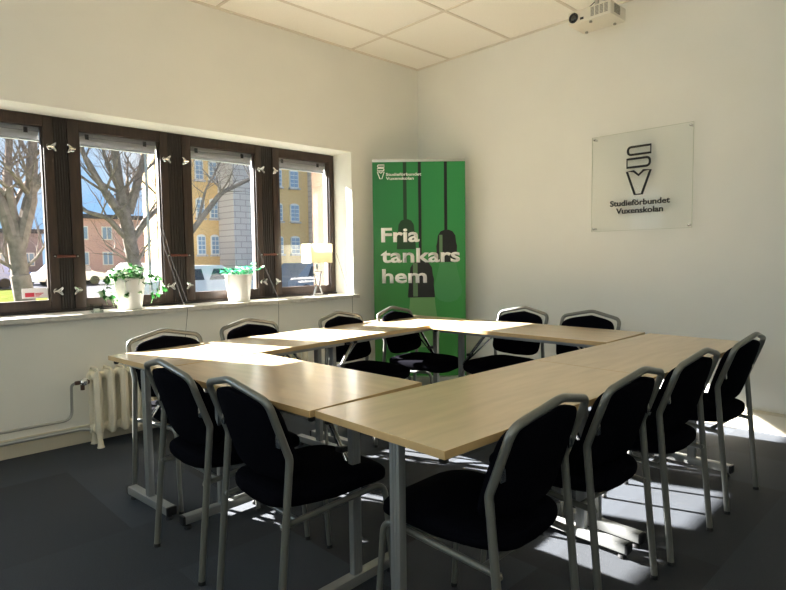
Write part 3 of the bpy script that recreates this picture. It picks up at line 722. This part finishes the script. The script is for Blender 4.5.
def cordline(pts, lab):
    b = N(); tube(b, fillet(pts, .04, 4), .0016, 5)
    tag(obj('blind_cord', b, M['cord']), lab, 'cord', 'blind cords hanging from the windows')
cordline([(-4.455, 1.83, 1.50), (-4.42, 1.85, 1.30), (-4.25, 1.90, .90), (-4.18, 1.905, .86), (-4.178, 1.87, .60), (-4.195, 1.88, .30)], 'blind cord hanging below the post right of the ivy pot')
cordline([(-4.455, 1.845, 1.50), (-4.40, 1.89, 1.22), (-4.26, 1.94, .90)], 'second thin cord beside the one right of the ivy pot')
cordline([(-4.455, 2.67, 1.36), (-4.40, 2.71, 1.15), (-4.25, 2.74, .89), (-4.18, 2.70, .86), (-4.178, 2.69, .55), (-4.195, 2.69, .30)], 'blind cord hanging right of the mint-green plant')
cordline([(-4.455, 3.55, 1.26), (-4.35, 3.545, 1.05), (-4.24, 3.52, .89), (-4.18, 3.51, .86), (-4.178, 3.51, .55), (-4.195, 3.51, .40)], 'blind cord hanging at the right end of the sill')

# ------------------------------------------------------------------ outside
GZ = -.40
b = N(); box(b, -120, OX - .5, -60, 90, GZ - .1, GZ); tag(obj('lawn', b, M['grass'], None, smooth=False), 'yellow-green lawn outside the windows', 'lawn', kind='stuff')
b = N(); box(b, -52, -41, -60, 90, GZ, GZ + .015); box(b, -41, -12, 8.0, 40, GZ, GZ + .012); tag(obj('street', b, M['road'], None, smooth=False), 'grey asphalt street beyond the lawn', 'street', kind='structure')
def tree(label, base, limbs, seed, twigs=4, spread=1.0, grp='bare trees outside the windows'):
    """limbs: (points relative to base, start radius, end radius); the first one is the trunk"""
    t = thing('bare_tree', label, 'tree', base, 0, grp); rd = random.Random(seed); tr = N(); br = N(); tw = N()
    def grow(p, d, L, r_, lv):
        pts = [p]; rs = [r_]; n = 4
        for k in range(n):
            d = (d + Vector((rd.uniform(-.22, .22), rd.uniform(-.22, .22), rd.uniform(-.08, .16)))).normalized(); p = p + d * L / n; pts.append(p); rs.append(r_ * (1 - .5 * (k + 1) / n))
        tube(br if lv >= twigs - 1 else tw, pts, rs, 5 if lv >= twigs - 1 else 3, caps=False)
        if lv == 0: return
        for q in range(3):
            i_ = n if q == 0 else rd.randint(1, n)
            ax = Vector((rd.uniform(-1, 1), rd.uniform(-1, 1), rd.uniform(-.4, .6))).normalized()
            grow(pts[i_], (d * rd.uniform(.6, 1.1) + ax * rd.uniform(.6, 1.0)).normalized(), L * rd.uniform(.6, .85), rs[i_] * rd.uniform(.45, .65), lv - 1)
    for k, (pts, r0, r1) in enumerate(limbs):
        q = fillet(pts, .8, 4); n = len(q)
        tube(tr if k == 0 else br, q, [r0 + (r1 - r0) * i / (n - 1) for i in range(n)], 12 if k == 0 else 8)
        for i in range(max(1, n // 5) if k else n // 2, n):
            f = i / (n - 1); rr = r0 + (r1 - r0) * f; d = (q[i] - q[i - 1]).normalized()
            if rd.random() > .75: continue
            ax = Vector((rd.uniform(-1, 1), rd.uniform(-1, 1), rd.uniform(-.1, .6))).normalized()
            grow(q[i], (d * .6 + ax * .9).normalized(), rd.uniform(1.1, 1.9) * spread, min(rr * .4, .07 * spread), twigs)
        grow(q[-1], (q[-1] - q[-2]).normalized(), 1.6 * spread, r1 * .9, twigs)
    obj('trunk', tr, M['bark'], t); obj('branches', br, M['bark'], t); obj('twigs', tw, M['twig'], t, smooth=False)
    return t
V3 = lambda x, y, z: Vector((x, y, z))
tree('thick bare forked tree close behind the leftmost pane', (-22, 4.42, GZ),
     [([V3(0, .15, -.1), V3(0, .0, 1.2), V3(0, -.08, 2.4)], .31, .25),
      ([V3(0, .02, 2.1), V3(0, .42, 3.7), V3(0, .52, 5.0), V3(.1, .60, 6.2), V3(0, .9, 9.0)], .22, .09),
      ([V3(0, -.10, 2.1), V3(.1, -.45, 3.6), V3(0, -.9, 4.8), V3(0, -1.2, 7.5)], .19, .08),
      ([V3(0, -.25, 3.2), V3(-.2, -.15, 4.6), V3(-.3, .05, 6.4), V3(-.3, .0, 8.5)], .15, .06),
      ([V3(0, .45, 3.9), V3(.2, 1.0, 4.8), V3(.2, 1.3, 6.2), V3(.2, 1.9, 7.5)], .14, .06)], 11, 5)
t_ = tree('wide bare tree with many spreading limbs behind the second pane', (-19.0, 6.85, GZ + .353),
     [([V3(0, .22, -.6), V3(0, .15, 1.4), V3(0, -.12, 3.2)], .34, .26),
      ([V3(0, -.10, 3.0), V3(0, -.28, 4.4), V3(0, -.52, 6.9), V3(0, -.6, 9.5)], .25, .09),
      ([V3(0, .10, 2.5), V3(.2, .65, 3.4), V3(.2, 1.5, 4.2), V3(0, 2.3, 4.9)], .15, .06),
      ([V3(0, -.15, 3.3), V3(.2, -.95, 4.4), V3(.1, -1.6, 5.7), V3(0, -2.0, 7.2)], .18, .07),
      ([V3(0, -.10, 2.5), V3(.2, -.9, 3.4), V3(.2, -1.7, 3.6), V3(0, -2.6, 4.2)], .12, .05),
      ([V3(0, .02, 3.6), V3(.2, .40, 5.1), V3(.1, .90, 6.9), V3(0, 1.3, 8.6)], .17, .07),
      ([V3(0, -.18, 4.2), V3(-.2, -.7, 5.6), V3(-.1, -1.1, 7.2)], .13, .06)], 7, 5); t_.scale = (.76, .76, .76)
tree('smaller leaning bare tree whose twigs cross the third pane', (-15, 6.2, GZ),
     [([V3(0, 0, -.1), V3(0, .02, 1.0), V3(0, .2, 1.75)], .15, .12), ([V3(0, .18, 1.7), V3(0, .8, 2.35), V3(0, 1.7, 3.45), V3(0, 2.7, 3.95), V3(0, 3.5, 4.4)], .10, .03),
      ([V3(0, .12, 1.6), V3(0, .35, 2.9), V3(0, .7, 4.4)], .08, .03), ([V3(0, 1.0, 2.6), V3(0, 1.25, 3.5), V3(0, 1.9, 4.6)], .04, .02)], 23, 4, .62)
for (x, y, s_, lb) in ((-60, 11.0, 31, 'thin far tree at the left behind the parked cars'), (-58, 14.5, 32, 'thin far tree seen between the two big trunks'), (-56, 20.5, 35, 'thin far tree in front of the pink brick house')):
    tree(lb, (x, y, GZ), [([V3(0, 0, -.1), V3(0, .1, 2.0), V3(0, 0, 4.5)], .16, .08), ([V3(0, 0, 3.0), V3(0, .5, 5.5), V3(0, .7, 8.0)], .08, .03)], s_, 3, 1.3)

def facade_window(par, y, z, w_, h_, x, arch=True):
    b = N(); pts = [(-w_ / 2, 0), (w_ / 2, 0), (w_ / 2, h_ * .86)] + ([(w_ / 2 * math.cos(a), h_ * .86 + h_ * .14 * math.sin(a)) for a in (math.pi * k / 8 for k in range(1, 8))] if arch else [(w_ / 2, h_), (-w_ / 2, h_)]) + [(-w_ / 2, h_ * .86)]
    mx = Matrix(((0, 0, 1, x), (1, 0, 0, y), (0, 1, 0, z), (0, 0, 0, 1)))
    prism(b, pts, .06, mx); o = obj('window', b, M['wframe'], par, smooth=False)
    b = N()
    for yy0, yy1 in ((-w_ / 2 + .04, -.015), (.015, w_ / 2 - .04)):
        for k in range(4):
            box(b, x + .055, x + .075, y + yy0, y + yy1, z + .04 + k * h_ * .215, z + .015 + (k + 1) * h_ * .215)
    obj('pane', b, M['wpane'], o, smooth=False)
    b = N(); box(b, x, x + .14, y - w_ / 2 - .04, y + w_ / 2 + .04, z - .07, z); obj('sill', b, M['stone'], o, smooth=False)
# yellow brick building with projecting stone piers
yb = thing('brick_building', 'yellow brick building with arched windows and stone piers behind the right panes', 'building', (-21.2, 8.6, GZ))
b = N(); box(b, -1.2, 0, 0, 16, 1.2, 14); obj('wall', b, M['ybrick'], yb, smooth=False)
b = N(); box(b, -1.25, .12, -.1, 16, 0, 1.2); obj('plinth', b, M['stone'], yb, smooth=False)
for y0, y1, dx in ((2.44, 3.50, 1.2), (6.75, 7.6, .45)):
    b = N(); box(b, 0, dx, y0, y1, 0, 14)
    for k in range(34): box(b, -.01, dx + .01, y0 - .01, y1 + .01, .38 + k * .4, .395 + k * .4)
    obj('stone_pier', b, M['stone'], yb, smooth=False)
for y in (.55, 1.12, 1.68, 2.24, 4.3, 5.15, 6.0, 8.4, 10.4, 12.4):
    for z in (1.80, 3.20, 4.65, 6.3): facade_window(yb, y, z, .34 if y < 3 else .46, .78, 0)
# far buildings
def block(name, label, x0, x1, y0, y1, h, m_, cols, rows, wsz=1.2, base=GZ):
    t = thing(name, label, 'building'); b = N(); box(b, x0, x1, y0, y1, base, h); obj('wall', b, m_, t, smooth=False)
    b = N(); box(b, x0 - .3, x1 + .4, y0 - .3, y1 + .3, h, h + .5); obj('roof', b, M['road'], t, smooth=False)
    for i in range(cols):
        for j in range(rows):
            y = y0 + (i + .5) * (y1 - y0) / cols; z = base + 1.1 + j * 3.0
            b = N(); box(b, x1, x1 + .08, y - wsz / 2, y + wsz / 2, z, z + 1.6); f_ = obj('window', b, M['wframe'], t, smooth=False)
            b = N(); box(b, x1 + .07, x1 + .11, y - wsz / 2 + .12, y - .06, z + .12, z + 1.48); box(b, x1 + .07, x1 + .11, y + .06, y + wsz / 2 - .12, z + .12, z + 1.48); obj('pane', b, M['wpane'], f_, smooth=False)
    return t
block('brick_house', 'long pink brick house in the distance behind the second pane', -84, -74, 20, 36, 6.2, M['pbrick'], 6, 2)
block('plaster_house', 'low pale house in the distance behind the leftmost pane', -92, -80, 4, 18.5, 4.6, M['greyst'], 5, 1)
# parked cars
def car(label, x, y, m_, van=False):
    t = thing('parked_car', label, 'car', (x, y, GZ), 0, 'parked cars along the street')
    b = N(); L = 4.3; H1 = .85; H2 = 1.85 if van else 1.42
    prof = [(-L / 2, .32), (-L / 2, .75), (-L / 2 + .15, H1 + .05), (-L / 2 + (.15 if van else .45), H1 + .1), (-L / 2 + (.3 if van else .95), H2), (L * (.26 if van else .12), H2), (L * .30, H1 + .08), (L / 2 - .1, .78), (L / 2, .6), (L / 2, .32)]
    prism(b, prof, 1.72, Matrix(((0, 0, 1, -.86), (1, 0, 0, 0), (0, 1, 0, 0), (0, 0, 0, 1)))); obj('body', b, m_, t, smooth=False)
    b = N(); y0 = -L / 2 + (.55 if van else .85)
    for q in range(2):
        ya = y0 + q * (L * .30); yb_ = ya + L * .27
        prism(b, [(ya + .06, H1 + .08), (yb_, H1 + .08), (yb_ - .1, H2 - .12), (ya + .22, H2 - .12)], 1.76, Matrix(((0, 0, 1, -.88), (1, 0, 0, 0), (0, 1, 0, 0), (0, 0, 0, 1))))
    obj('side_window', b, M['dglass'], t, smooth=False)
    for yy in (-L * .31, L * .31):
        for xx in (-.86, .66):
            b = N(); lathe(b, [(.20, 0), (.31, .01), (.31, .2), (.20, .21)], n=18, mx=Matrix.Translation((xx, yy, .31)) @ Matrix.Rotation(R(90), 4, 'Y')); obj('wheel', b, M['tyre'], t)
car('dark blue van parked behind the big tree in the leftmost pane', -43.5, 6.4, M['carb'], True)
car('silver car parked right of the blue van in the leftmost pane', -43.5, 11.6, M['cars'])
car('blue car parked furthest left in the leftmost pane', -47.5, 8.6, M['carb'])
car('white car parked between the left two panes', -43.5, 16.4, M['carw'])
car('silver car parked behind the ivy in the second pane', -43.5, 21.2, M['cars'])
car('white car parked at the foot of the yellow brick building', -19.4, 9.2, M['carw'])
car('silver car parked beside the stone piers of the brick building', -19.0, 14.3, M['cars'])
ml = thing('lamp_post', 'slim grey street lamp post behind the second pane', 'lamp post', (-17.5, 6.85, GZ))
b = N(); tube(b, [(0, 0, 0), (0, 0, 1.0), (0, 0, 5.6)], [.07, .045, .04], 10); obj('pole', b, M['steel'], ml)
b = N(); lathe(b, [(.05, 5.6), (.20, 5.7), (.22, 5.9), (.05, 6.0)], n=16); obj('lamp_head', b, M['steel'], ml)
rk = thing('bicycle_rack', 'white tubular bicycle rack on the ground behind the ivy pot', 'bicycle rack', (-17, 5.4, GZ))
for q in range(6):
    b = N(); tube(b, fillet([(0, q * .42, 0), (0, q * .42, .75), (0, q * .42 + .3, .75), (0, q * .42 + .3, 0)], [0, .12, .12, 0]), .025, 8); obj('hoop', b, M['white'], rk)
